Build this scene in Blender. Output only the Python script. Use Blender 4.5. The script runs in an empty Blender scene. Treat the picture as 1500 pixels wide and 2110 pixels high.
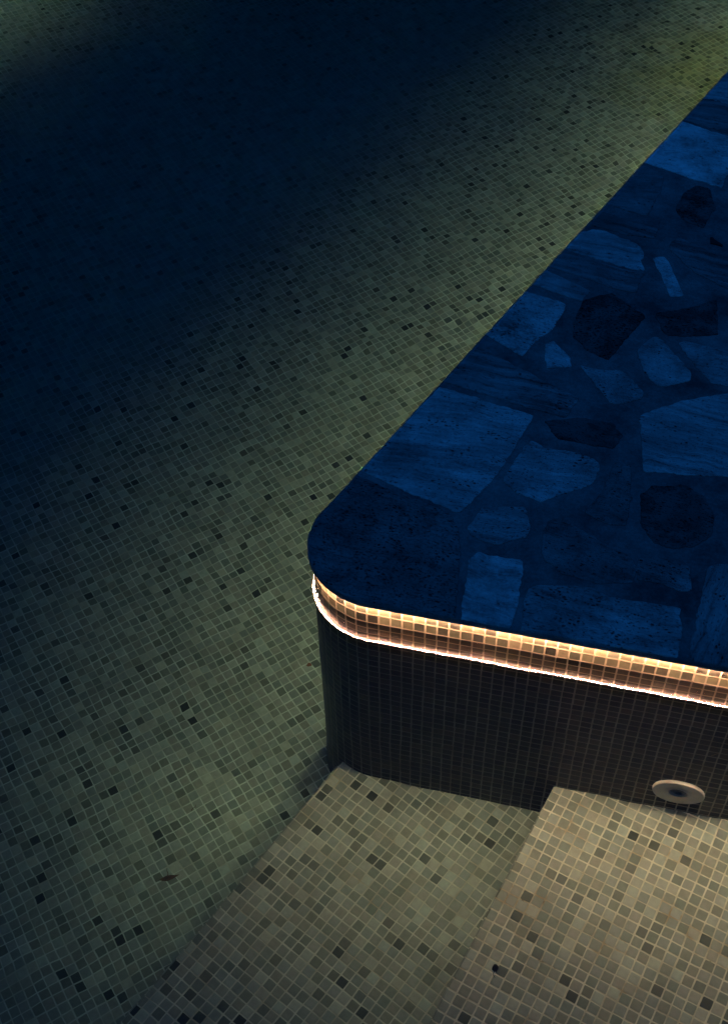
import bpy, bmesh, math, random
from mathutils import Vector, Matrix, noise
random.seed(7)
sc = bpy.context.scene
COL = sc.collection

# ------------------------------------------------------------------ camera
cam_d = bpy.data.cameras.new('camera')
cam = bpy.data.objects.new('camera', cam_d); COL.objects.link(cam)
R_ = Vector((0.97161, 0.235926, -0.017685)); U_ = Vector((-0.162389, 0.719389, 0.675359)); F_ = Vector((-0.172057, 0.653314, -0.737277))
cam.matrix_world = Matrix(((R_.x, U_.x, -F_.x, 0.34752), (R_.y, U_.y, -F_.y, -1.51178), (R_.z, U_.z, -F_.z, 2.05175), (0, 0, 0, 1)))
cam_d.sensor_fit = 'VERTICAL'; cam_d.sensor_height = 24.0; cam_d.lens = 24.0 * 2500 / 2110
cam_d.clip_start = 0.05; cam_d.clip_end = 200
cam_d.dof.use_dof = True; cam_d.dof.focus_distance = 2.7; cam_d.dof.aperture_fstop = 8.0
sc.camera = cam

# ------------------------------------------------------------------ dusk sky
SUN_EL, SUN_ROT = math.radians(-2.0), math.radians(200)
world = bpy.data.worlds.new('World'); sc.world = world; world.use_nodes = True
wn = world.node_tree; wn.nodes.clear()
sky = wn.nodes.new('ShaderNodeTexSky'); sky.sky_type = 'NISHITA'; sky.sun_disc = False
sky.sun_elevation = SUN_EL; sky.sun_rotation = SUN_ROT; sky.ozone_density = 3.0; sky.air_density = 1.0; sky.dust_density = 0.3
tint = wn.nodes.new('ShaderNodeMix'); tint.data_type = 'RGBA'; tint.blend_type = 'MULTIPLY'; tint.inputs[0].default_value = 1
SKY_TINT = (0.055, 0.68, 0.97, 1)
tint.inputs[7].default_value = SKY_TINT
bg = wn.nodes.new('ShaderNodeBackground'); bg.inputs[1].default_value = 1.42
wo = wn.nodes.new('ShaderNodeOutputWorld')
# the sky is deepest towards the horizon, away from the last light overhead
wtc = wn.nodes.new('ShaderNodeTexCoord'); wsx = wn.nodes.new('ShaderNodeSeparateXYZ'); wmr = wn.nodes.new('ShaderNodeMapRange'); wmu = wn.nodes.new('ShaderNodeVectorMath'); wmu.operation = 'SCALE'
wmr.inputs[1].default_value = 0.40; wmr.inputs[2].default_value = 1.0; wmr.inputs[3].default_value = 0.12; wmr.inputs[4].default_value = 1.95
wn.links.new(wtc.outputs['Generated'], wsx.inputs[0]); wn.links.new(wsx.outputs[2], wmr.inputs[0])
wn.links.new(sky.outputs[0], tint.inputs[6]); wn.links.new(tint.outputs[2], wmu.inputs[0]); wn.links.new(wmr.outputs[0], wmu.inputs[3]); wn.links.new(wmu.outputs[0], bg.inputs[0]); wn.links.new(bg.outputs[0], wo.inputs[0])

# ------------------------------------------------------------------ exposure and sampling
sc.view_settings.view_transform = 'Standard'; sc.view_settings.look = 'None'
sc.view_settings.exposure = 0.0; sc.view_settings.gamma = 1.0
cy = sc.cycles
cy.sample_clamp_indirect = 0; cy.sample_clamp_direct = 0
cy.caustics_reflective = True; cy.caustics_refractive = True; cy.blur_glossy = 0.0
cy.max_bounces = 10; cy.diffuse_bounces = 4; cy.glossy_bounces = 6; cy.transmission_bounces = 8; cy.volume_bounces = 0
cy.use_adaptive_sampling = False
cy.use_denoising = True
try:
    cy.use_guiding = True; cy.use_surface_guiding = True; cy.use_volume_guiding = False; cy.guiding_training_samples = 64
except Exception:
    pass

# ------------------------------------------------------------------ scene measures (metres)
LED_POWER = 770.0
LED_COLOR = (1.0, 0.465, 0.315, 1)
PITCH = 0.025                 # mosaic tile pitch
Z_FLOOR, Z_LOWER, Z_UPPER = -1.125, -0.9075, -0.725
Z_TOP = 0.077                 # top of the terrace slab
TINT_PATCH = (0.51, 3.53, .50)

# ------------------------------------------------------------------ helpers
def link(name, me, mat=None, parent=None):
    o = bpy.data.objects.new(name, me); COL.objects.link(o)
    if mat: me.materials.append(mat)
    if parent: o.parent = parent
    return o
def from_bm(name, bm, mat=None, parent=None, smooth=False):
    me = bpy.data.meshes.new(name); bm.normal_update(); bm.to_mesh(me); bm.free()
    if smooth:
        for p in me.polygons: p.use_smooth = True
    return link(name, me, mat, parent)
def tag(o, label=None, cat=None, group=None, kind=None):
    if label: o['label'] = label
    if cat: o['category'] = cat
    if group: o['group'] = group
    if kind: o['kind'] = kind
    return o
def empty(name, loc=(0, 0, 0)):
    o = bpy.data.objects.new(name, None); COL.objects.link(o); o.location = loc; o.empty_display_size = .1
    return o
def fbm(x, y, z=0.0, f=1.0):
    return noise.fractal(Vector((x * f, y * f, z)), 1.0, 2.0, 4)

# ------------------------------------------------------------------ materials
class NT:
    def __init__(s, name):
        s.m = bpy.data.materials.new(name); s.m.use_nodes = True; s.t = s.m.node_tree; s.t.nodes.clear()
        s.out = s.t.nodes.new('ShaderNodeOutputMaterial')
    def n(s, typ, **kw):
        nd = s.t.nodes.new(typ)
        for k, v in kw.items(): setattr(nd, k, v)
        return nd
    def l(s, a, b): s.t.links.new(a, b)
    def put(s, sock, v):
        if isinstance(v, (int, float)): sock.default_value = v
        elif isinstance(v, (tuple, list)): sock.default_value = v
        else: s.l(v, sock)
    def math(s, op, a, b=0.0, c=None):
        nd = s.n('ShaderNodeMath', operation=op); s.put(nd.inputs[0], a); s.put(nd.inputs[1], b)
        if c is not None: s.put(nd.inputs[2], c)
        return nd.outputs[0]
    def vmath(s, op, a, b=(0, 0, 0)):
        nd = s.n('ShaderNodeVectorMath', operation=op); s.put(nd.inputs[0], a); s.put(nd.inputs[1], b); return nd.outputs[0]
    def scale(s, a, k):
        nd = s.n('ShaderNodeVectorMath', operation='SCALE'); s.put(nd.inputs[0], a); s.put(nd.inputs[3], k); return nd.outputs[0]
    def noise(s, vec, scale, detail=3, rough=.5, out=0):
        nd = s.n('ShaderNodeTexNoise'); s.l(vec, nd.inputs['Vector']); nd.inputs['Scale'].default_value = scale
        nd.inputs['Detail'].default_value = detail; nd.inputs['Roughness'].default_value = rough; return nd.outputs[out]
    def ramp(s, fac, stops, interp='LINEAR'):
        nd = s.n('ShaderNodeValToRGB'); cr = nd.color_ramp; cr.interpolation = interp
        while len(cr.elements) < len(stops): cr.elements.new(.5)
        for e, (p, c) in zip(cr.elements, stops):
            e.position = p; e.color = c if len(c) == 4 else (*c, 1)
        s.put(nd.inputs[0], fac); return nd.outputs[0]
    def mix(s, fac, a, b, blend='MIX'):
        nd = s.n('ShaderNodeMix', data_type='RGBA', blend_type=blend); s.put(nd.inputs[0], fac)
        s.put(nd.inputs[6], a if not isinstance(a, tuple) or len(a) == 4 else (*a, 1))
        s.put(nd.inputs[7], b if not isinstance(b, tuple) or len(b) == 4 else (*b, 1)); return nd.outputs[2]
    def smooth(s, v, a, b):
        nd = s.n('ShaderNodeMapRange', interpolation_type='SMOOTHSTEP'); s.put(nd.inputs[0], v)
        nd.inputs[1].default_value = a; nd.inputs[2].default_value = b; return nd.outputs[0]
    def bump(s, h, dist, strength=1.0, normal=None):
        nd = s.n('ShaderNodeBump'); nd.inputs['Strength'].default_value = strength; nd.inputs['Distance'].default_value = dist
        s.l(h, nd.inputs['Height'])
        if normal: s.l(normal, nd.inputs['Normal'])
        return nd.outputs[0]
    def pbr(s, color, rough=.5, normal=None, spec=.5, coat=0.0, coat_rough=.05):
        b = s.n('ShaderNodeBsdfPrincipled'); s.put(b.inputs['Base Color'], color if not isinstance(color, tuple) or len(color) == 4 else (*color, 1))
        s.put(b.inputs['Roughness'], rough); s.put(b.inputs['Specular IOR Level'], spec)
        if normal: s.l(normal, b.inputs['Normal'])
        if coat: b.inputs['Coat Weight'].default_value = coat; b.inputs['Coat Roughness'].default_value = coat_rough
        s.l(b.outputs[0], s.out.inputs[0]); return s.m

def mosaic(name, stops, grout, rough=.35, spec=.3, seed=0.0, gw=.055, stain=0.0, asp=1.0, warp=.09, cloud=.25, stain_col=(.24, .13, .05), bumpk=.8, tint_patch=None, thin=0.0):
    t = NT(name)
    uv = t.n('ShaderNodeTexCoord').outputs['UV']
    uvs = t.vmath('ADD', uv, (seed, math.ceil(seed * 1.7) * PITCH * 40 / asp, 0))
    w = t.noise(uvs, 5.0, 2, .5, 1)
    w2 = t.noise(uvs, 60.0, 1, .5, 1)
    wv = t.scale(t.vmath('SUBTRACT', w, (.5, .5, .5)), warp * 4)
    wv2 = t.scale(t.vmath('SUBTRACT', w2, (.5, .5, .5)), .05)
    s = t.vmath('MULTIPLY', uvs, (1 / PITCH, asp / PITCH, 1))
    s = t.vmath('ADD', t.vmath('ADD', s, wv), wv2)
    sx = t.n('ShaderNodeSeparateXYZ'); t.l(s, sx.inputs[0])
    cx = t.math('FLOOR', sx.outputs[0]); cyy = t.math('FLOOR', sx.outputs[1])
    fx = t.math('FRACT', sx.outputs[0]); fy = t.math('FRACT', sx.outputs[1])
    cell = t.n('ShaderNodeCombineXYZ'); t.l(cx, cell.inputs[0]); t.l(cyy, cell.inputs[1])
    wn_ = t.n('ShaderNodeTexWhiteNoise', noise_dimensions='3D'); t.l(cell.outputs[0], wn_.inputs['Vector'])
    cs = t.n('ShaderNodeSeparateXYZ'); t.l(wn_.outputs['Color'], cs.inputs[0])
    # each tile sits a little off its place
    jx = t.math('MULTIPLY', t.math('SUBTRACT', cs.outputs[0], .5), .04); jy = t.math('MULTIPLY', t.math('SUBTRACT', cs.outputs[1], .5), .04)
    ax = t.math('ABSOLUTE', t.math('SUBTRACT', t.math('ADD', fx, jx), .5)); ay = t.math('ABSOLUTE', t.math('SUBTRACT', t.math('ADD', fy, jy), .5))
    if thin: ay = t.math('SUBTRACT', ay, thin)
    # rounded square distance: 0.5 at cell border
    d4 = t.math('POWER', t.math('ADD', t.math('POWER', ax, 14.0), t.math('POWER', ay, 14.0)), 1 / 14)
    tile = t.math('SUBTRACT', 1.0, t.smooth(d4, .5 - gw - .035, .5 - gw + .012))
    dome = t.math('SUBTRACT', 1.0, t.smooth(d4, .28, .5 - gw))
    base = t.ramp(wn_.outputs['Value'], stops, 'LINEAR')
    hue = t.mix(cs.outputs[2], (1.06, .99, .92), (.93, 1.02, 1.05))
    base = t.mix(.8, base, hue, 'MULTIPLY')
    cl = t.noise(s, 1.6, 4, .6)
    base = t.mix(cloud, base, t.ramp(cl, [(.3, (.45, .45, .45)), (.7, (1.35, 1.35, 1.3))]), 'MULTIPLY')
    gn = t.noise(s, .35, 3, .6)
    g = t.mix(.6, grout, t.ramp(gn, [(.35, (.55, .5, .42)), (.6, (1.1, 1.1, 1.1))]), 'MULTIPLY')
    if stain:
        st = t.noise(uvs, 9.0, 5, .65); dots = t.noise(s, 1.05, 2, .5)
        k = t.math('MULTIPLY', t.smooth(st, .5, .68), stain)
        g = t.mix(k, g, stain_col); base = t.mix(t.math('MULTIPLY', k, .10), base, stain_col)
        k2 = t.math('MULTIPLY', t.smooth(dots, .66, .74), t.math('MULTIPLY', t.smooth(st, .44, .6), stain))
        g = t.mix(k2, g, (.06, .03, .012))
    col = t.mix(tile, g, base)
    if tint_patch:
        # yellow green tint multiplied over the tiles around one point, with a ragged edge
        ax_, ay_, ar = tint_patch; ps = t.n('ShaderNodeNewGeometry').outputs['Position']
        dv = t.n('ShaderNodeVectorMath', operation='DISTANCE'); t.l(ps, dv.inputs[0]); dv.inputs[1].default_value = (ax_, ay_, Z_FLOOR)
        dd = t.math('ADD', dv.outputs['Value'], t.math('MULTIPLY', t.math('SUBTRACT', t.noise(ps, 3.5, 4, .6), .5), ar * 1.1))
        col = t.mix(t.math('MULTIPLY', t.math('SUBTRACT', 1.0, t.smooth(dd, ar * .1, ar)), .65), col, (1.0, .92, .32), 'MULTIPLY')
    r = t.math('ADD', t.math('MULTIPLY', tile, rough - .75), .75)
    h = t.math('ADD', t.math('MULTIPLY', tile, .7), t.math('MULTIPLY', dome, .3))
    h = t.math('ADD', h, t.math('MULTIPLY', t.noise(s, 2.2, 2, .5), .25))
    tl = t.math('MULTIPLY', cs.outputs[0], .5)
    return t.pbr(col, r, t.bump(h, .0012, bumpk), spec)

pale_tiles = [(0.0, (.038, .043, .040)), (.016, (.060, .066, .061)), (.04, (.125, .130, .12)), (.14, (.187, .191, .178)), (.45, (.235, .235, .222)), (.8, (.285, .283, .267)), (1.0, (.385, .38, .355))]
M_floor = mosaic('floor_mosaic', pale_tiles, (.50, .50, .46), seed=3.1, gw=.05, stain=.1, warp=.16, spec=.1, tint_patch=TINT_PATCH)
M_lower = mosaic('lower_step_mosaic', pale_tiles, (.54, .50, .44), seed=11.3, gw=.05, stain=.35, warp=.05, spec=.12)
M_upper = mosaic('upper_step_mosaic', pale_tiles, (.62, .56, .47), seed=23.7, gw=.055, stain=.7, warp=.05, spec=.15)
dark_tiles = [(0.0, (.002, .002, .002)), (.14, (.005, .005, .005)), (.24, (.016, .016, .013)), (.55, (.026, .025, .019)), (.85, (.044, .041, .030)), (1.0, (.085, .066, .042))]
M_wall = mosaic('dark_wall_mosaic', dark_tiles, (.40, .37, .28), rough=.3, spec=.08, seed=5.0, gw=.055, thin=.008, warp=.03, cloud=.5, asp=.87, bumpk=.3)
lit_band_tiles = [(p, tuple(min(.20, (c * 2.9 + .022) * k) for c, k in zip(cc, (1, 1.16, .88)))) for p, cc in dark_tiles]  # wall tile colours raised and warmed to paint in the strip's light
M_band = mosaic('lit_waterline_mosaic', lit_band_tiles, (.33, .33, .21), rough=.22, spec=.6, seed=5.0, gw=.055, warp=.03, cloud=.4, asp=.87, bumpk=.5)

# water: refracting and reflecting surface over an absorbing body
t = NT('pool_water')
g = t.n('ShaderNodeBsdfGlass'); g.inputs['IOR'].default_value = 1.333; g.inputs['Roughness'].default_value = 0.0; g.inputs['Color'].default_value = (1, 1, 1, 1)
pos = t.n('ShaderNodeNewGeometry').outputs['Position']
wh = t.math('ADD', t.noise(pos, 4.5, 2, .5), t.math('MULTIPLY', t.noise(pos, 20.0, 1, .5), .05))
t.l(t.bump(wh, .0018, 1.0), g.inputs['Normal']); t.l(g.outputs[0], t.out.inputs[0])
va = t.n('ShaderNodeVolumeAbsorption'); va.inputs['Color'].default_value = (.47, .855, .75, 1); va.inputs['Density'].default_value = 1.0
t.l(va.outputs[0], t.out.inputs[1]); M_water = t.m

t = NT('warm_led'); em = t.n('ShaderNodeEmission'); em.inputs[0].default_value = LED_COLOR; 
# the lensed diodes throw most of their light straight down
ge = t.n('ShaderNodeNewGeometry'); dt = t.n('ShaderNodeVectorMath', operation='DOT_PRODUCT'); t.l(ge.outputs['Normal'], dt.inputs[0]); t.l(ge.outputs['Incoming'], dt.inputs[1])
t.l(t.math('MULTIPLY', t.math('POWER', t.math('MAXIMUM', dt.outputs['Value'], 0.0), 1.15), LED_POWER), em.inputs[1])
t.l(em.outputs[0], t.out.inputs[0]); M_led = t.m
t = NT('strip_profile'); M_profile = t.pbr((.5, .5, .48), .4)

def stone_mat(name, t0, streak, pit):
    t = NT(name); A = lambda k, w=1.0: (t0 * k, t0 * k * (.985 - .01 * w), t0 * k * (.95 - .03 * w))
    tc = t.n('ShaderNodeTexCoord').outputs['Object']
    oi = t.n('ShaderNodeObjectInfo')
    off = t.n('ShaderNodeCombineXYZ'); t.l(t.math('MULTIPLY', oi.outputs['Random'], 40.0), off.inputs[0]); t.l(t.math('MULTIPLY', oi.outputs['Random'], 17.0), off.inputs[2])
    p = t.vmath('ADD', tc, off.outputs[0])
    warp = t.scale(t.vmath('SUBTRACT', t.noise(p, 8, 3, .55, 1), (.5, .5, .5)), .05)
    pw = t.vmath('ADD', p, warp)
    band = t.noise(t.vmath('MULTIPLY', pw, (3.0, 46.0, 3.0)), 1.0, 5, .62)
    fine = t.noise(t.vmath('MULTIPLY', pw, (20.0, 260.0, 20.0)), 1.0, 5, .7)
    cloud = t.noise(pw, 16, 7, .72)
    blot = t.noise(p, 7, 3, .55)
    mott = t.noise(p, 110, 6, .78)
    v = t.math('ADD', t.math('MULTIPLY', band, streak), t.math('MULTIPLY', cloud, 1 - streak))
    v = t.math('ADD', t.math('MULTIPLY', v, .62), t.math('ADD', t.math('MULTIPLY', fine, .20), t.math('MULTIPLY', mott, .18)))
    col = t.ramp(v, [(.37, A(.25)), (.44, A(.7)), (.50, A(1.15)), (.60, A(1.7))])
    col = t.mix(.7, col, t.ramp(blot, [(.35, (.55, .55, .55)), (.6, (1.15, 1.15, 1.15))]), 'MULTIPLY')
    if t0 < .14:   # rough dark rock, paler cement smeared over parts of it
        sm = t.noise(pw, 13, 6, .7)
        col = t.mix(t.smooth(sm, .44, .62), col, (.19, .185, .175))
    # thin dark veins along the bedding
    vein = t.math('ABSOLUTE', t.math('SUBTRACT', t.noise(t.vmath('MULTIPLY', pw, (5.0, 60.0, 5.0)), 1.0, 4, .6), .5))
    vk = t.math('MULTIPLY', t.math('SUBTRACT', 1.0, t.smooth(vein, .002, .014)), t.math('MULTIPLY', t.smooth(cloud, .46, .58), .25 + .6 * streak))
    col = t.mix(vk, col, A(.12))
    vo = t.n('ShaderNodeTexVoronoi'); vo.inputs['Scale'].default_value = 1.0; vo.inputs['Randomness'].default_value = 1
    t.l(t.vmath('MULTIPLY', pw, (75.0, 140.0, 75.0)), vo.inputs['Vector'])
    pm = t.math('MULTIPLY', t.math('SUBTRACT', 1.0, t.smooth(vo.outputs['Distance'], .14, .36)), t.smooth(t.noise(p, 22, 4, .6), .62 - pit * .16, .68 - pit * .13))
    grains = t.math('SUBTRACT', 1.0, t.smooth(t.noise(t.vmath('MULTIPLY', pw, (1.0, 2.2, 1.0)), 130, 4, .72), .26 + pit * .07, .38 + pit * .07))
    pits = t.math('MAXIMUM', pm, t.math('MULTIPLY', grains, .85))
    col = t.mix(t.math('MULTIPLY', pits, .88), col, (.010, .010, .010))
    h = t.math('SUBTRACT', t.math('ADD', t.math('MULTIPLY', fine, .5), t.math('MULTIPLY', mott, 1.0)), t.math('MULTIPLY', pits, 1.4))
    h = t.math('ADD', h, t.math('MULTIPLY', band, .8 * streak))
    return t.pbr(col, .85, t.bump(h, .003, 1.0), .25)
STONE = {}
def stone_material(tone, streak, pit):
    k = (round(tone * (1.42 if tone > .12 else 1), 2), round(streak, 1), round(pit, 1))
    if k not in STONE:
        t0, s0, p0 = k
        STONE[k] = stone_mat('travertine', t0, max(s0, .15), p0)
    return STONE[k]
t = NT('mortar')
tc = t.n('ShaderNodeTexCoord').outputs['Object']
c = t.ramp(t.noise(tc, 8, 7, .7), [(.34, (.11, .11, .11)), (.46, (.21, .205, .195)), (.55, (.28, .275, .26)), (.68, (.38, .375, .35))])
c = t.mix(.5, c, t.ramp(t.noise(tc, 160, 5, .7), [(.3, (.4, .4, .4)), (.6, (1.15, 1.15, 1.15))]), 'MULTIPLY')
hh = t.math('ADD', t.noise(tc, 90, 5, .7), t.math('MULTIPLY', t.noise(tc, 12, 3, .5), 1.5))
M_mortar = t.pbr(c, .9, t.bump(hh, .003, .8), .2)
t = NT('white_plastic'); tc = t.n('ShaderNodeTexCoord').outputs['Object']
M_plastic = t.pbr(t.ramp(t.noise(tc, 40, 4, .6), [(.3, (.46, .44, .41)), (.7, (.60, .57, .53))]), .38)
t = NT('grey_plastic'); tc = t.n('ShaderNodeTexCoord').outputs['Object']
M_grey = t.pbr(t.ramp(t.noise(tc, 60, 3, .6), [(.3, (.10, .11, .12)), (.7, (.16, .17, .18))]), .35)
t = NT('dark_hole'); M_hole = t.pbr((.012, .012, .013), .6)
t = NT('brown_leaf'); tc = t.n('ShaderNodeTexCoord').outputs['Object']
M_leaf = t.pbr(t.ramp(t.noise(tc, 200, 4, .6), [(.3, (.03, .012, .004)), (.7, (.10, .035, .012))]), .7)
t = NT('red_crumb'); M_crumb = t.pbr((.16, .045, .02), .7)
t = NT('black_husk'); M_husk = t.pbr((.004, .003, .003), .8, spec=.05)
t = NT('dry_needle'); M_needle = t.pbr((.45, .33, .18), .6)

# ------------------------------------------------------------------ terrace outline (plan)
RC, CEN = .170, Vector((-.0456, .1596))           # corner arc of the slab edge
A70 = math.radians(70.13); DL = Vector((math.cos(A70), math.sin(A70))); NL = Vector((-DL.y, DL.x))
def outline(inset, far_x=4.2, far_l=5.2, step=.012):
    """open path: from the right end of the front edge round the corner and up the left edge"""
    r = RC - inset; pts = []
    y = CEN.y - r
    n = int((far_x - CEN.x) / step)
    for i in range(n): pts.append(Vector((far_x + (CEN.x - far_x) * i / n, y)))
    a0, a1 = -math.pi / 2, math.atan2(NL.y, NL.x) - 2 * math.pi
    m = 34
    for i in range(m): 
        a = a0 + (a1 - a0) * i / m; pts.append(CEN + Vector((math.cos(a), math.sin(a))) * r)
    st = CEN + NL * r; n = int(far_l / step)
    for i in range(n + 1): pts.append(st + DL * (far_l * i / n))
    return pts
def out_dist(p):
    """signed distance outside the slab edge"""
    v = p - CEN
    if p.x < CEN.x and v.dot(DL) < 0: return v.length - RC
    return max(CEN.y - RC - p.y, v.dot(NL) - RC)
def clamp_to_edge(p, d):
    v = p - CEN
    if p.x < CEN.x and v.dot(DL) < 0:
        return CEN + v.normalized() * (RC + d) if v.length - RC > d else p
    p = Vector((p.x, max(p.y, CEN.y - RC - d)))
    k = (p - CEN).dot(NL) - RC
    return p - NL * (k - d) if k > d else p
def ribbon(name, path_z, mat, parent, uoff=0.0, smooth=True):
    """vertical or swept band: list of (path, z) rings joined in order, with u = arc length and v = height in the UVs"""
    bm = bmesh.new(); uvl = bm.loops.layers.uv.new('UVMap'); rings = []; us = []
    ref = path_z[0][0]; acc = 0; L = [0]
    for a, b in zip(ref, ref[1:]): acc += (b - a).length; L.append(acc)
    for path, z in path_z: rings.append([bm.verts.new((p.x, p.y, z)) for p in path])
    vv = [path_z[0][1]]
    for (pa, za), (pb, zb) in zip(path_z, path_z[1:]): vv.append(vv[-1] + math.hypot((pb[5] - pa[5]).length, zb - za))
    for k in range(len(rings) - 1):
        for i in range(len(ref) - 1):
            f = bm.faces.new((rings[k][i], rings[k][i + 1], rings[k + 1][i + 1], rings[k + 1][i]))
            for lp, (uu, v_) in zip(f.loops, ((L[i], vv[k]), (L[i + 1], vv[k]), (L[i + 1], vv[k + 1]), (L[i], vv[k + 1]))):
                lp[uvl].uv = (uu + uoff, v_)
    return from_bm(name, bm, mat, parent, smooth)

# ------------------------------------------------------------------ pool floor and water (the setting)
def flat_uv(name, pts, z, mat, parent=None, ang=0.0, down=None, rnd=0.004):
    """horizontal polygon whose UVs are plan metres turned by ang; down = depth of a skirt below the listed edge"""
    bm = bmesh.new(); uvl = bm.loops.layers.uv.new('UVMap')
    vs = [bm.verts.new((p[0], p[1], z)) for p in pts]
    f = bm.faces.new(vs); bm.normal_update()
    if f.normal.z < 0: f.normal_flip()
    c, s = math.cos(ang), math.sin(ang)
    for lp in f.loops:
        x, y = lp.vert.co.x, lp.vert.co.y; lp[uvl].uv = (c * x + s * y, -s * x + c * y)
    return from_bm(name, bm, mat, parent)
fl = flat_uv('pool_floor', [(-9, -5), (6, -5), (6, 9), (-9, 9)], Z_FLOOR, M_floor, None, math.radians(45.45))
tag(fl, kind='structure')
bm = bmesh.new(); bmesh.ops.create_cube(bm, size=1)
for v in bm.verts: v.co = Vector((-1.5 + v.co.x * 14.6, 2 + v.co.y * 13.6, -.62 + v.co.z * 1.24))
wa = from_bm('water', bm, M_water); tag(wa, kind='structure')

# ------------------------------------------------------------------ terrace: tiled wall, slab, stones
terrace = empty('terrace', (0, 0, 0))
tag(terrace, 'raised stone terrace with rounded corner and dark mosaic wall standing in the pool', 'terrace')
wp = outline(.0104)
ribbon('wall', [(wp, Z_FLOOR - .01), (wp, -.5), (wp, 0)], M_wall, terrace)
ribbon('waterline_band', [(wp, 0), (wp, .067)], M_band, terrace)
# slab with an uneven rounded rim
def wob(path, amp):
    out = []
    for i, p in enumerate(path):
        v = p - CEN; nrm = v.normalized() if (p.x < CEN.x and v.dot(DL) < 0) else (NL if v.dot(NL) > CEN.y - p.y else Vector((0, -1)))
        out.append(p + nrm * amp * (fbm(p.x, p.y, 3, 22) * .9 + fbm(p.x, p.y, 7, 90) * .4))
    return out
prof = [(.014, .066), (.0010, .0661), (0, .0670), (.0001, .0720), (.0007, .0757), (.0026, .0770)]
bm = bmesh.new(); rings = []
for ins, z in prof:
    rings.append([bm.verts.new((p.x, p.y, z)) for p in wob(outline(ins), .0013)])
for a, b in zip(rings, rings[1:]):
    for i in range(len(a) - 1): bm.faces.new((a[i], a[i + 1], b[i + 1], b[i]))
last = rings[-1]; far = bm.verts.new((last[0].co.x, last[-1].co.y, Z_TOP))
bm.faces.new(last + [far])
first = rings[0]; far2 = bm.verts.new((first[0].co.x, first[-1].co.y, .066))
bm.faces.new(list(reversed(first)) + [far2])
bmesh.ops.recalc_face_normals(bm, faces=bm.faces)
from_bm('slab', bm, M_mortar, terrace)

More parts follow.
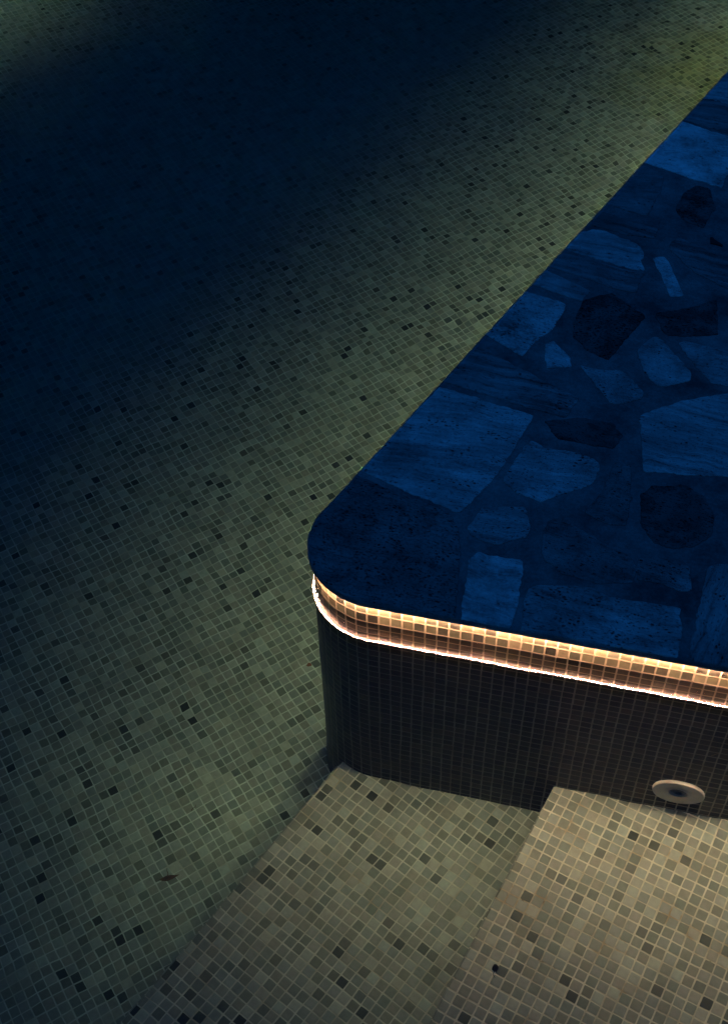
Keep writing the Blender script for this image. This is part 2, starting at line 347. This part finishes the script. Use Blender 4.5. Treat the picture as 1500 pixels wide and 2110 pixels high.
STONES = [
('pale', 0.56, 0.1, 0.1, 0, [(0.454, 2.052), (0.604, 1.99), (0.639, 1.975), (0.646, 1.763), (0.608, 1.771), (0.598, 1.699), (0.358, 1.792)]),
('mid', 0.42, 0.5, 0.2, 0, [(0.503, 2.239), (0.582, 2.42), (0.705, 2.726), (0.771, 2.529), (0.745, 2.157), (0.596, 2.184), (0.517, 2.204)]),
('dark', 0.2, 0.9, 0.2, 0, [(0.517, 2.202), (0.553, 2.209), (0.597, 2.172), (0.681, 2.141), (0.685, 1.979), (0.603, 2.007), (0.456, 2.066)]),
('dark', 0.2, 0.5, 0.3, 0.6, [(0.358, 1.781), (0.427, 1.738), (0.426, 1.639), (0.397, 1.513), (0.274, 1.55)]),
('dark', 0.15, 0.9, 0.2, 0, [(0.273, 1.508), (0.357, 1.48), (0.437, 1.46), (0.423, 1.408), (0.342, 1.411), (0.281, 1.429), (0.251, 1.433)]),
('mid', 0.4, 0.7, 0.2, 0, [(0.223, 1.395), (0.256, 1.414), (0.293, 1.416), (0.338, 1.394), (0.391, 1.368), (0.402, 1.339), (0.404, 1.307), (0.397, 1.301), (0.413, 1.256), (0.378, 1.254), (0.188, 1.306)]),
('dark', 0.2, 0.7, 0.2, 0, [(0.181, 1.293), (0.378, 1.246), (0.413, 1.251), (0.397, 1.151), (0.335, 1.161), (0.16, 1.219)]),
('pale', 0.48, 0.1, 0.1, 0, [(0.429, 1.317), (0.459, 1.331), (0.475, 1.3), (0.521, 1.167), (0.487, 1.154)]),
('dark', 0.18, 0.9, 0.2, 0, [(0.468, 1.39), (0.489, 1.427), (0.629, 1.352), (0.757, 1.283), (0.758, 1.157), (0.634, 1.221), (0.546, 1.271), (0.473, 1.359)]),
('dark', 0.09, 0.1, 0.9, 0, [(0.472, 1.563), (0.491, 1.653), (0.521, 1.7), (0.56, 1.693), (0.587, 1.588), (0.57, 1.554), (0.555, 1.484), (0.5, 1.51)]),
('mid', 0.33, 0.5, 0.1, 0, [(0.152, 1.203), (0.282, 1.136), (0.265, 1.086), (0.126, 1.132)]),
('pale', 0.45, 0.1, 0.7, 0, [(0.114, 1.099), (0.225, 1.065), (0.224, 1.031), (0.208, 0.963), (0.168, 0.891), (0.148, 0.833), (0.04, 0.903)]),
('pale', 0.45, 0.1, 0.3, 0, [(0.195, 0.897), (0.214, 0.915), (0.266, 0.852), (0.271, 0.823), (0.212, 0.804)]),
('dark', 0.09, 0.1, 1.0, 0, [(0.271, 1.1), (0.338, 1.136), (0.424, 1.071), (0.433, 1.057), (0.398, 0.981), (0.375, 0.914), (0.356, 0.864), (0.305, 0.891), (0.262, 0.943), (0.255, 1.022)]),
('dark', 0.09, 0.2, 0.8, 0, [(0.456, 1.078), (0.511, 1.103), (0.551, 1.128), (0.605, 1.169), (0.617, 1.025), (0.535, 0.996), (0.486, 0.997)]),
('mid', 0.34, 0.1, 0.2, 0, [(0.423, 0.917), (0.439, 0.951), (0.463, 0.984), (0.483, 0.972), (0.522, 0.912), (0.559, 0.864), (0.559, 0.827), (0.485, 0.793), (0.462, 0.813), (0.44, 0.86)]),
('mid', 0.3, 0.3, 0.4, 0, [(0.52, 0.969), (0.533, 0.982), (0.644, 0.965), (0.726, 0.953), (0.728, 0.843), (0.649, 0.833), (0.605, 0.841), (0.57, 0.881)]),
('dark', 0.24, 1.0, 0.3, 0, [(0.034, 0.846), (0.303, 0.71), (0.28, 0.635), (0.131, 0.664), (-0.036, 0.701)]),
('pale', 0.43, 0.6, 0.4, 0, [(-0.032, 0.68), (0.207, 0.627), (0.179, 0.507), (0.151, 0.404), (0.115, 0.327), (0.091, 0.28), (-0.03, 0.317), (-0.157, 0.362)]),
('mid', 0.33, 0.2, 0.5, 0, [(0.29, 0.831), (0.339, 0.823), (0.388, 0.834), (0.408, 0.823), (0.455, 0.761), (0.449, 0.746), (0.393, 0.705), (0.377, 0.708), (0.349, 0.749)]),
('mid', 0.38, 0.8, 0.3, 0, [(0.45, 0.683), (0.506, 0.727), (0.549, 0.761), (0.65, 0.805), (0.763, 0.842), (0.809, 0.56), (0.661, 0.521), (0.473, 0.497)]),
('pale', 0.4, 0.5, 0.5, 0, [(0.169, 0.398), (0.185, 0.468), (0.199, 0.511), (0.213, 0.542), (0.25, 0.523), (0.294, 0.528), (0.359, 0.513), (0.376, 0.491), (0.373, 0.447), (0.359, 0.419), (0.327, 0.402), (0.26, 0.352), (0.201, 0.369)]),
('dark', 0.1, 0.5, 0.5, 0, [(0.232, 0.614), (0.309, 0.641), (0.39, 0.642), (0.42, 0.602), (0.399, 0.554), (0.341, 0.559), (0.273, 0.561)]),
('mid', 0.28, 0.6, 0.5, 0, [(0.119, 0.246), (0.135, 0.307), (0.228, 0.333), (0.242, 0.308), (0.25, 0.269), (0.244, 0.242), (0.186, 0.206), (0.135, 0.217)]),
('dark', 0.17, 0.2, 0.5, 0, [(0.401, 0.461), (0.407, 0.509), (0.445, 0.518), (0.453, 0.403), (0.452, 0.322), (0.411, 0.32), (0.358, 0.34), (0.386, 0.403)]),
('dark', 0.09, 0.2, 0.7, 0, [(0.473, 0.42), (0.494, 0.455), (0.562, 0.477), (0.611, 0.451), (0.635, 0.397), (0.63, 0.326), (0.589, 0.289), (0.549, 0.277), (0.512, 0.288), (0.482, 0.336)]),
('dark', 0.2, 0.2, 0.4, 0, [(0.275, 0.263), (0.286, 0.3), (0.311, 0.315), (0.395, 0.273), (0.471, 0.237), (0.489, 0.197), (0.477, 0.167), (0.409, 0.146), (0.336, 0.159), (0.286, 0.189)]),
('pale', 0.5, 0.3, 0.1, 0, [(0.133, 0.155), (0.152, 0.178), (0.194, 0.177), (0.25, 0.175), (0.254, 0.117), (0.256, 0.051), (0.25, -0.009), (0.202, -0.022), (0.148, -0.02), (0.143, 0.058)]),
('pale', 0.36, 0.4, 0.6, 0, [(0.268, 0.099), (0.286, 0.116), (0.36, 0.13), (0.405, 0.135), (0.422, 0.12), (0.471, 0.119), (0.579, 0.12), (0.587, 0.063), (0.584, 0.019), (0.577, -0.012), (0.427, -0.018), (0.273, -0.019)]),
('dark', 0.22, 0.2, 0.6, 0, [(0.487, 0.238), (0.531, 0.248), (0.592, 0.239), (0.601, 0.176), (0.585, 0.163), (0.526, 0.176), (0.488, 0.177)]),
('mid', 0.27, 0.6, 0.4, 75, [(0.627, 0.245), (0.73, 0.293), (0.791, 0.11), (0.774, -0.014), (0.682, -0.01), (0.603, -0.014), (0.611, 0.081)]),
('dark', 0.17, 0.3, 0.8, 0, [(-0.157, 0.346), (-0.088, 0.32), (-0.023, 0.304), (0.076, 0.271), (0.105, 0.222), (0.127, 0.088), (0.137, -0.02), (0.052, -0.021), (-0.035, -0.019), (-0.101, -0.004), (-0.151, 0.024), (-0.187, 0.066), (-0.209, 0.122), (-0.211, 0.182), (-0.194, 0.25)]),
('mid', 0.3, 0.6, 0.3, 0, [(0.693, 0.503), (0.809, 0.529), (0.83, 0.371), (0.75, 0.311), (0.667, 0.363)]),
]
def tone_label(nm, streak, pit):
    a = {'pale': 'pale', 'mid': 'mid grey', 'dark': 'dark'}[nm]
    b = 'streaked' if streak > .55 else ('pitted' if pit > .55 else 'smooth')
    return a + ' ' + b + ' flagstone'
def stone(nm, tone, streak, pit, ang, poly, jit=.0022):
    c = sum((Vector(p) for p in poly), Vector((0, 0))) / len(poly)
    pts = []
    for i in range(len(poly)):
        a, b = Vector(poly[i]), Vector(poly[(i + 1) % len(poly)]); n = max(2, int((b - a).length / .004))
        for k in range(n):
            p = a.lerp(b, k / n); pts.append(p)
    # soften the corners a little, then roughen
    for _ in range(2): pts = [(pts[i - 1] + pts[i] * 2 + pts[(i + 1) % len(pts)]) / 4 for i in range(len(pts))]
    q = []
    for p in pts:
        d = (p - c).normalized(); p = p + d * (jit * 1.8 * fbm(p.x, p.y, c.x * 9, 16) + jit * 1.7 * fbm(p.x, p.y, c.y * 9, 55))
        q.append(clamp_to_edge(p, -.0030 + .0016 * fbm(p.x, p.y, 1, 60)))
    bm = bmesh.new(); rings = []
    for ins, z in ((0, -.003), (0, .0009), (.0007, .0020), (.0022, .0027)):
        rings.append([bm.verts.new(((p.x - c.x) * (1 - ins / max((p - c).length, .01)), (p.y - c.y) * (1 - ins / max((p - c).length, .01)), z + .0004 * fbm(p.x, p.y, 5, 40))) for p in q])
    for a, b in zip(rings, rings[1:]):
        for i in range(len(a)): bm.faces.new((a[i], a[(i + 1) % len(a)], b[(i + 1) % len(a)], b[i]))
    f = bm.faces.new(rings[-1]); bm.normal_update()
    bmesh.ops.triangulate(bm, faces=[f])
    bmesh.ops.recalc_face_normals(bm, faces=bm.faces)
    r = Matrix.Rotation(-math.radians(ang), 4, 'Z'); bmesh.ops.transform(bm, matrix=r, verts=bm.verts)
    o = from_bm('flagstone', bm, stone_material(tone, streak, pit), terrace)
    o.location = (c.x, c.y, Z_TOP); o.rotation_euler[2] = math.radians(ang)
    o['label'] = tone_label(nm, streak, pit)
    return o
for s_ in STONES:
    nm, tone, streak, pit, ang, poly = s_
    stone(nm, tone, streak, pit, ang if ang else -6 + random.uniform(-6, 6), poly)
# the paving carries on beyond what the photograph frames
rr = random.Random(3)
for i in range(9):
    for j in range(14):
        x = .86 + i * .24 + rr.uniform(-.03, .03); y = .10 + j * .25 + rr.uniform(-.03, .03)
        n = rr.randint(5, 7); a0 = rr.uniform(0, 6.28); rx, ry = rr.uniform(.075, .115), rr.uniform(.07, .11)
        poly = [(x + rx * math.cos(a0 + 6.283 * k / n) * rr.uniform(.85, 1.15), y + ry * math.sin(a0 + 6.283 * k / n) * rr.uniform(.85, 1.15)) for k in range(n)]
        if out_dist(Vector((x, y))) > -.12: continue
        nm, tn = rr.choice((('pale', .42), ('mid', .3), ('dark', .2)))
        stone(nm, tn, rr.choice((.2, .5, .9)), rr.choice((.2, .5)), rr.uniform(-30, 30), poly)

# ------------------------------------------------------------------ light strip under the slab edge
def strip(name, paths, parent=None):
    pa, pb = paths
    root = empty(name)
    bm = bmesh.new()
    A = [bm.verts.new((p.x, p.y, .0574)) for p in pa]; B = [bm.verts.new((p.x, p.y, .0574)) for p in pb]
    A2 = [bm.verts.new((p.x, p.y, .0659)) for p in pa]; B2 = [bm.verts.new((p.x, p.y, .0659)) for p in pb]
    for i in range(len(A) - 1):
        bm.faces.new((A[i], A[i + 1], A2[i + 1], A2[i])); bm.faces.new((B[i + 1], B[i], B2[i], B2[i + 1])); bm.faces.new((A2[i], A2[i + 1], B2[i + 1], B2[i]))
    bmesh.ops.recalc_face_normals(bm, faces=bm.faces)
    from_bm('profile', bm, M_profile, root)
    pa, pb = [a.lerp(b, .06) for a, b in zip(pa, pb)], [b.lerp(a, .06) for a, b in zip(pa, pb)]
    bm = bmesh.new()
    A = [bm.verts.new((p.x, p.y, .0580)) for p in pa]; B = [bm.verts.new((p.x, p.y, .0580)) for p in pb]
    for i in range(len(A) - 1): bm.faces.new((A[i], B[i], B[i + 1], A[i + 1]))
    bm.normal_update()
    if sum(f.normal.z for f in bm.faces) > 0: bmesh.ops.reverse_faces(bm, faces=bm.faces)
    from_bm('diffuser', bm, M_led, root)
    return root
ls = strip('light_strip', (outline(.0046, step=.05), outline(.0101, step=.05)))
tag(ls, 'warm white light strip glowing under the overhanging edge of the stone terrace', 'light strip')

# ------------------------------------------------------------------ far side of the pool, outside the frame at the upper left
farw = empty('pool_wall', (0, 0, 0))
tag(farw, 'dark mosaic pool wall at the far side across the water from the terrace', 'wall')
P0 = Vector(((-3.40), 3.3)) - DL * 4.5
fpath = [P0 + DL * (9.5 * i / 80) for i in range(81)]
ribbon('wall_face', [(fpath, Z_FLOOR - .01), (fpath, .067)], M_wall, farw)
bm = bmesh.new()
v = [bm.verts.new((p.x, p.y, z)) for z in (.067, .0800) for p in (P0 - NL * .010, P0 + DL * 9.5 - NL * .010, P0 + DL * 9.5 + NL * .5, P0 + NL * .5)]
for q in ((0, 3, 2, 1), (4, 5, 6, 7), (0, 1, 5, 4), (1, 2, 6, 5), (2, 3, 7, 6), (3, 0, 4, 7)): bm.faces.new([v[i] for i in q])
from_bm('coping', bm, M_mortar, farw)
lf = strip('light_strip', ([p - NL * .0090 for p in fpath[::8]], [p - NL * .0022 for p in fpath[::8]]))
tag(lf, 'light strip under the coping of the far pool wall across the water', 'light strip')

# ------------------------------------------------------------------ steps
def edge_dir(deg): a = math.radians(deg); return Vector((math.cos(a), math.sin(a)))
def pool_step(label, z, z_below, pts, eidx, mat, ang):
    """tread polygon plus risers along the edges in eidx, joined by a small rounded nose"""
    root = empty('pool_step', (pts[0][0], pts[0][1], z_below))
    tag(root, label, 'pool step', 'mosaic steps down into the pool')
    inv = Vector((-pts[0][0], -pts[0][1]))
    P = [Vector(p) + inv for p in pts]; r = .004
    c, s = math.cos(ang), math.sin(ang)
    def uvof(p): x, y = p.x - inv.x, p.y - inv.y; return (c * x + s * y, -s * x + c * y)
    # tread
    bm = bmesh.new(); uvl = bm.loops.layers.uv.new('UVMap')
    f = bm.faces.new([bm.verts.new((p.x, p.y, z - z_below)) for p in P]); bm.normal_update()
    if f.normal.z < 0: f.normal_flip()
    for lp in f.loops: lp[uvl].uv = uvof(Vector(lp.vert.co.xy))
    from_bm('tread', bm, mat, root)
    ctr = sum(P, Vector((0, 0))) / len(P)
    bm = bmesh.new(); uvl = bm.loops.layers.uv.new('UVMap')
    for i in eidx:
        a, b = P[i], P[(i + 1) % len(P)]; d = (b - a).normalized(); nn = Vector((d.y, -d.x))
        if nn.dot(a - ctr) < 0: nn = -nn
        L = (b - a).length; N = max(1, int(L / PITCH)); prev = None
        for k in range(N + 1):
            t_ = L * k / N; w = .0009 * fbm(t_ * 40, i, 2, 1)
            ring = []
            for off, h in ((0, 0), (r * .75, -r * .3), (r, -r), (r, -(z - z_below) - .004)):
                p = a + d * t_ + nn * (off + w * (1 if off else 0)); ring.append((bm.verts.new((p.x, p.y, z - z_below + h)), (t_, h - (0 if off else 0))))
            if prev:
                for m in range(3):
                    q = (prev[m], ring[m], ring[m + 1], prev[m + 1])
                    f = bm.faces.new([x[0] for x in q])
                    u0 = uvof(a)
                    for lp, x in zip(f.loops, q): lp[uvl].uv = (x[1][0] + u0[0], x[1][1] + .0125)
            prev = ring
    bmesh.ops.recalc_face_normals(bm, faces=bm.faces)
    from_bm('riser', bm, mat, root, True)
    return root
# lower step: its long edge leaves the wall near the rounded corner
def inner_wall(x0, x1, n=20):
    """points of the wall line seen from above between two x, a hair inside the wall"""
    w_ = [p for p in outline(.0184, step=.02) if x0 <= p.x <= x1 and p.y < .12]
    return sorted([(p.x, p.y) for p in w_])
d1 = edge_dir(-113.2); s1 = Vector((-.137, .008)); s1b = s1 + d1 * 2.6
wl = [(x, y) for x, y in inner_wall(-.13, 3.4)]
pts = [(s1b.x, s1b.y), (s1.x, s1.y)] + wl + [(3.5, wl[-1][1]), (3.5, s1b.y)]
pool_step('lower pool step of grey green mosaic running along beside the terrace wall', Z_LOWER, Z_FLOOR, pts, [0], M_lower, math.radians(-24.35))
d2 = edge_dir(-106.64); s2 = Vector((.400, -.004)); s2b = s2 + d2 * 2.5
pts = [(s2b.x, s2b.y), (s2.x, .008), (3.4, .008), (3.4, s2b.y)]
pool_step('upper pool step of paler mosaic lit warm beneath the round inlet', Z_UPPER, Z_LOWER, pts, [0], M_upper, math.radians(-16.65))

# ------------------------------------------------------------------ round water inlet on the wall
inl = empty('water_inlet', (.668, 0, -.600)); tag(inl, 'round white plastic water inlet with grey nozzle on the dark wall above the upper step', 'water inlet')
def lathe(name, prof, mat, parent, seg=64):
    bm = bmesh.new(); rings = []
    for r, y in prof: rings.append([bm.verts.new((r * math.cos(6.28318 * k / seg), -y, r * math.sin(6.28318 * k / seg))) for k in range(seg)])
    for a, b in zip(rings, rings[1:]):
        for i in range(seg): bm.faces.new((a[i], a[(i + 1) % seg], b[(i + 1) % seg], b[i]))
    bm.faces.new(rings[-1])
    bmesh.ops.recalc_face_normals(bm, faces=bm.faces)
    return from_bm(name, bm, mat, parent, True)
lathe('flange', [(.057, 0), (.058, .002), (.058, .0070), (.0572, .0086), (.0555, .0092), (.0540, .0084), (.050, .0078), (.036, .0068), (.0235, .0060), (.0228, .0076), (.0205, .0078), (.0198, .0075), (.0192, .002)], M_plastic, inl)
lathe('nozzle', [(.0190, .0022), (.0180, .0034), (.0125, .0045), (.0105, .0070), (.0085, .0076), (.0076, .0070), (.0072, .0030)], M_grey, inl)
lathe('nozzle_hole', [(.0072, .0032), (.0070, .0034)], M_hole, inl, 32)

# ------------------------------------------------------------------ debris
def flat_blob(name, pts, mat, loc, rot, curl=.004, thick=.0006):
    bm = bmesh.new(); top = []; bot = []
    for x, y in pts:
        z = curl * (x * x) / (.02 ** 2) * .5 + .0006
        top.append(bm.verts.new((x, y, z + thick))); bot.append(bm.verts.new((x, y, z)))
    bm.faces.new(top); bm.faces.new(list(reversed(bot)))
    for i in range(len(top)): bm.faces.new((bot[i], bot[(i + 1) % len(top)], top[(i + 1) % len(top)], top[i]))
    bmesh.ops.recalc_face_normals(bm, faces=bm.faces)
    o = from_bm(name, bm, mat); o.location = loc; o.rotation_euler[2] = rot; return o
def twig(name, pts, r, mat, loc, rot=0.0, parent=None):
    bm = bmesh.new(); prev = None
    for i, p in enumerate(pts):
        p = Vector(p); d = (Vector(pts[min(i + 1, len(pts) - 1)]) - Vector(pts[max(i - 1, 0)])).normalized()
        a = d.cross(Vector((0, 0, 1))).normalized(); b = a.cross(d); rad = r * (1 - .5 * i / len(pts))
        ring = [bm.verts.new(p + (a * math.cos(k * 1.0472) + b * math.sin(k * 1.0472)) * rad) for k in range(6)]
        if prev:
            for k in range(6): bm.faces.new((prev[k], prev[(k + 1) % 6], ring[(k + 1) % 6], ring[k]))
        else: bm.faces.new(list(reversed(ring)))
        prev = ring
    bm.faces.new(prev)
    bmesh.ops.recalc_face_normals(bm, faces=bm.faces)
    o = from_bm(name, bm, mat, parent, True); o.location = loc; o.rotation_euler[2] = rot; return o
lfp = [(-.016, 0), (-.010, .0035), (-.002, .006), (.006, .0055), (.012, .003), (.020, .0015), (.014, -.001), (.006, -.004), (-.003, -.0055), (-.011, -.003)]
leaf = empty('fallen_leaf', (-.5006, -.3026, Z_FLOOR)); leaf.rotation_euler[2] = math.radians(30)
leaf.scale = (1.45, 1.35, 1.3); tag(leaf, 'small reddish brown leaf lying sunk on the pool floor', 'leaf')
o = flat_blob('blade', lfp, M_leaf, (0, 0, .001), 0, .006); o.parent = leaf
twig('stalk', [(0, .004, .003), (.002, .010, .004), (.001, .015, .005), (.002, .020, .006)], .0006, M_leaf, (0, 0, 0), 0, leaf)
seed = empty('seed_pod', (.3318, -.4525, Z_UPPER)); seed.scale = (1.2, 1.25, 1.0); tag(seed, 'tiny black seed pod with bent stalk lying on the upper step', 'seed pod')
o = flat_blob('pod', [(.0055 * math.cos(k * .5236) * (1 + .15 * math.sin(k * 2.1)), .0055 * math.sin(k * .5236) * 1.15) for k in range(12)], M_husk, (0, 0, .0005), 0, .001, .004); o.parent = seed
twig('stalk', [(0, -.005, .002), (-.002, -.010, .002), (-.001, -.014, .002), (.002, -.017, .002)], .0006, M_husk, (0, 0, 0), 0, seed)
tag(twig('pine_needle', [(-.0075, -.005, 0), (0, 0, .0002), (.0075, .0045, 0)], .0005, M_needle, (.678, -.161, .0006)), 'dry pale needle floating on the water in front of the dark wall', 'needle')
tag(twig('twig', [(-.005, -.006, .001), (-.001, .001, .002), (.004, .004, .001), (.005, .010, .002)], .0011, M_leaf, (-.500, -.109, Z_FLOOR + .001), .2), 'short dark twig on the pool floor beyond the fallen leaf', 'twig')

tag(flat_blob('leaf_crumb', [(-.007, -.003), (-.003, .004), (.002, .006), (.007, .002), (.008, -.003), (.003, -.004), (-.002, -.006)], M_crumb, (-0.322, 0.378, Z_FLOOR + .001), .3, .003, .0015), 'reddish crumb of dead leaf on the pool floor close to the terrace wall', 'leaf crumb')
# black patch laid over the paving, painted as the dark inside a hole
bm = bmesh.new(); hp = [[0.5752, 1.4432], [0.5803, 1.4467], [0.5887, 1.4345], [0.6104, 1.416], [0.6094, 1.4088], [0.5923, 1.4143], [0.5779, 1.4159]]
vs = [bm.verts.new((x, y, Z_TOP + .0034)) for x, y in hp]; bm.faces.new(vs); bm.normal_update()
if list(bm.faces)[0].normal.z < 0: bmesh.ops.reverse_faces(bm, faces=bm.faces)
vb = [bm.verts.new((x, y, Z_TOP - .002)) for x, y in hp]
for i in range(len(hp)): bm.faces.new((vs[i], vs[(i + 1) % len(hp)], vb[(i + 1) % len(hp)], vb[i]))
from_bm('painted_cavity', bm, M_hole, terrace)
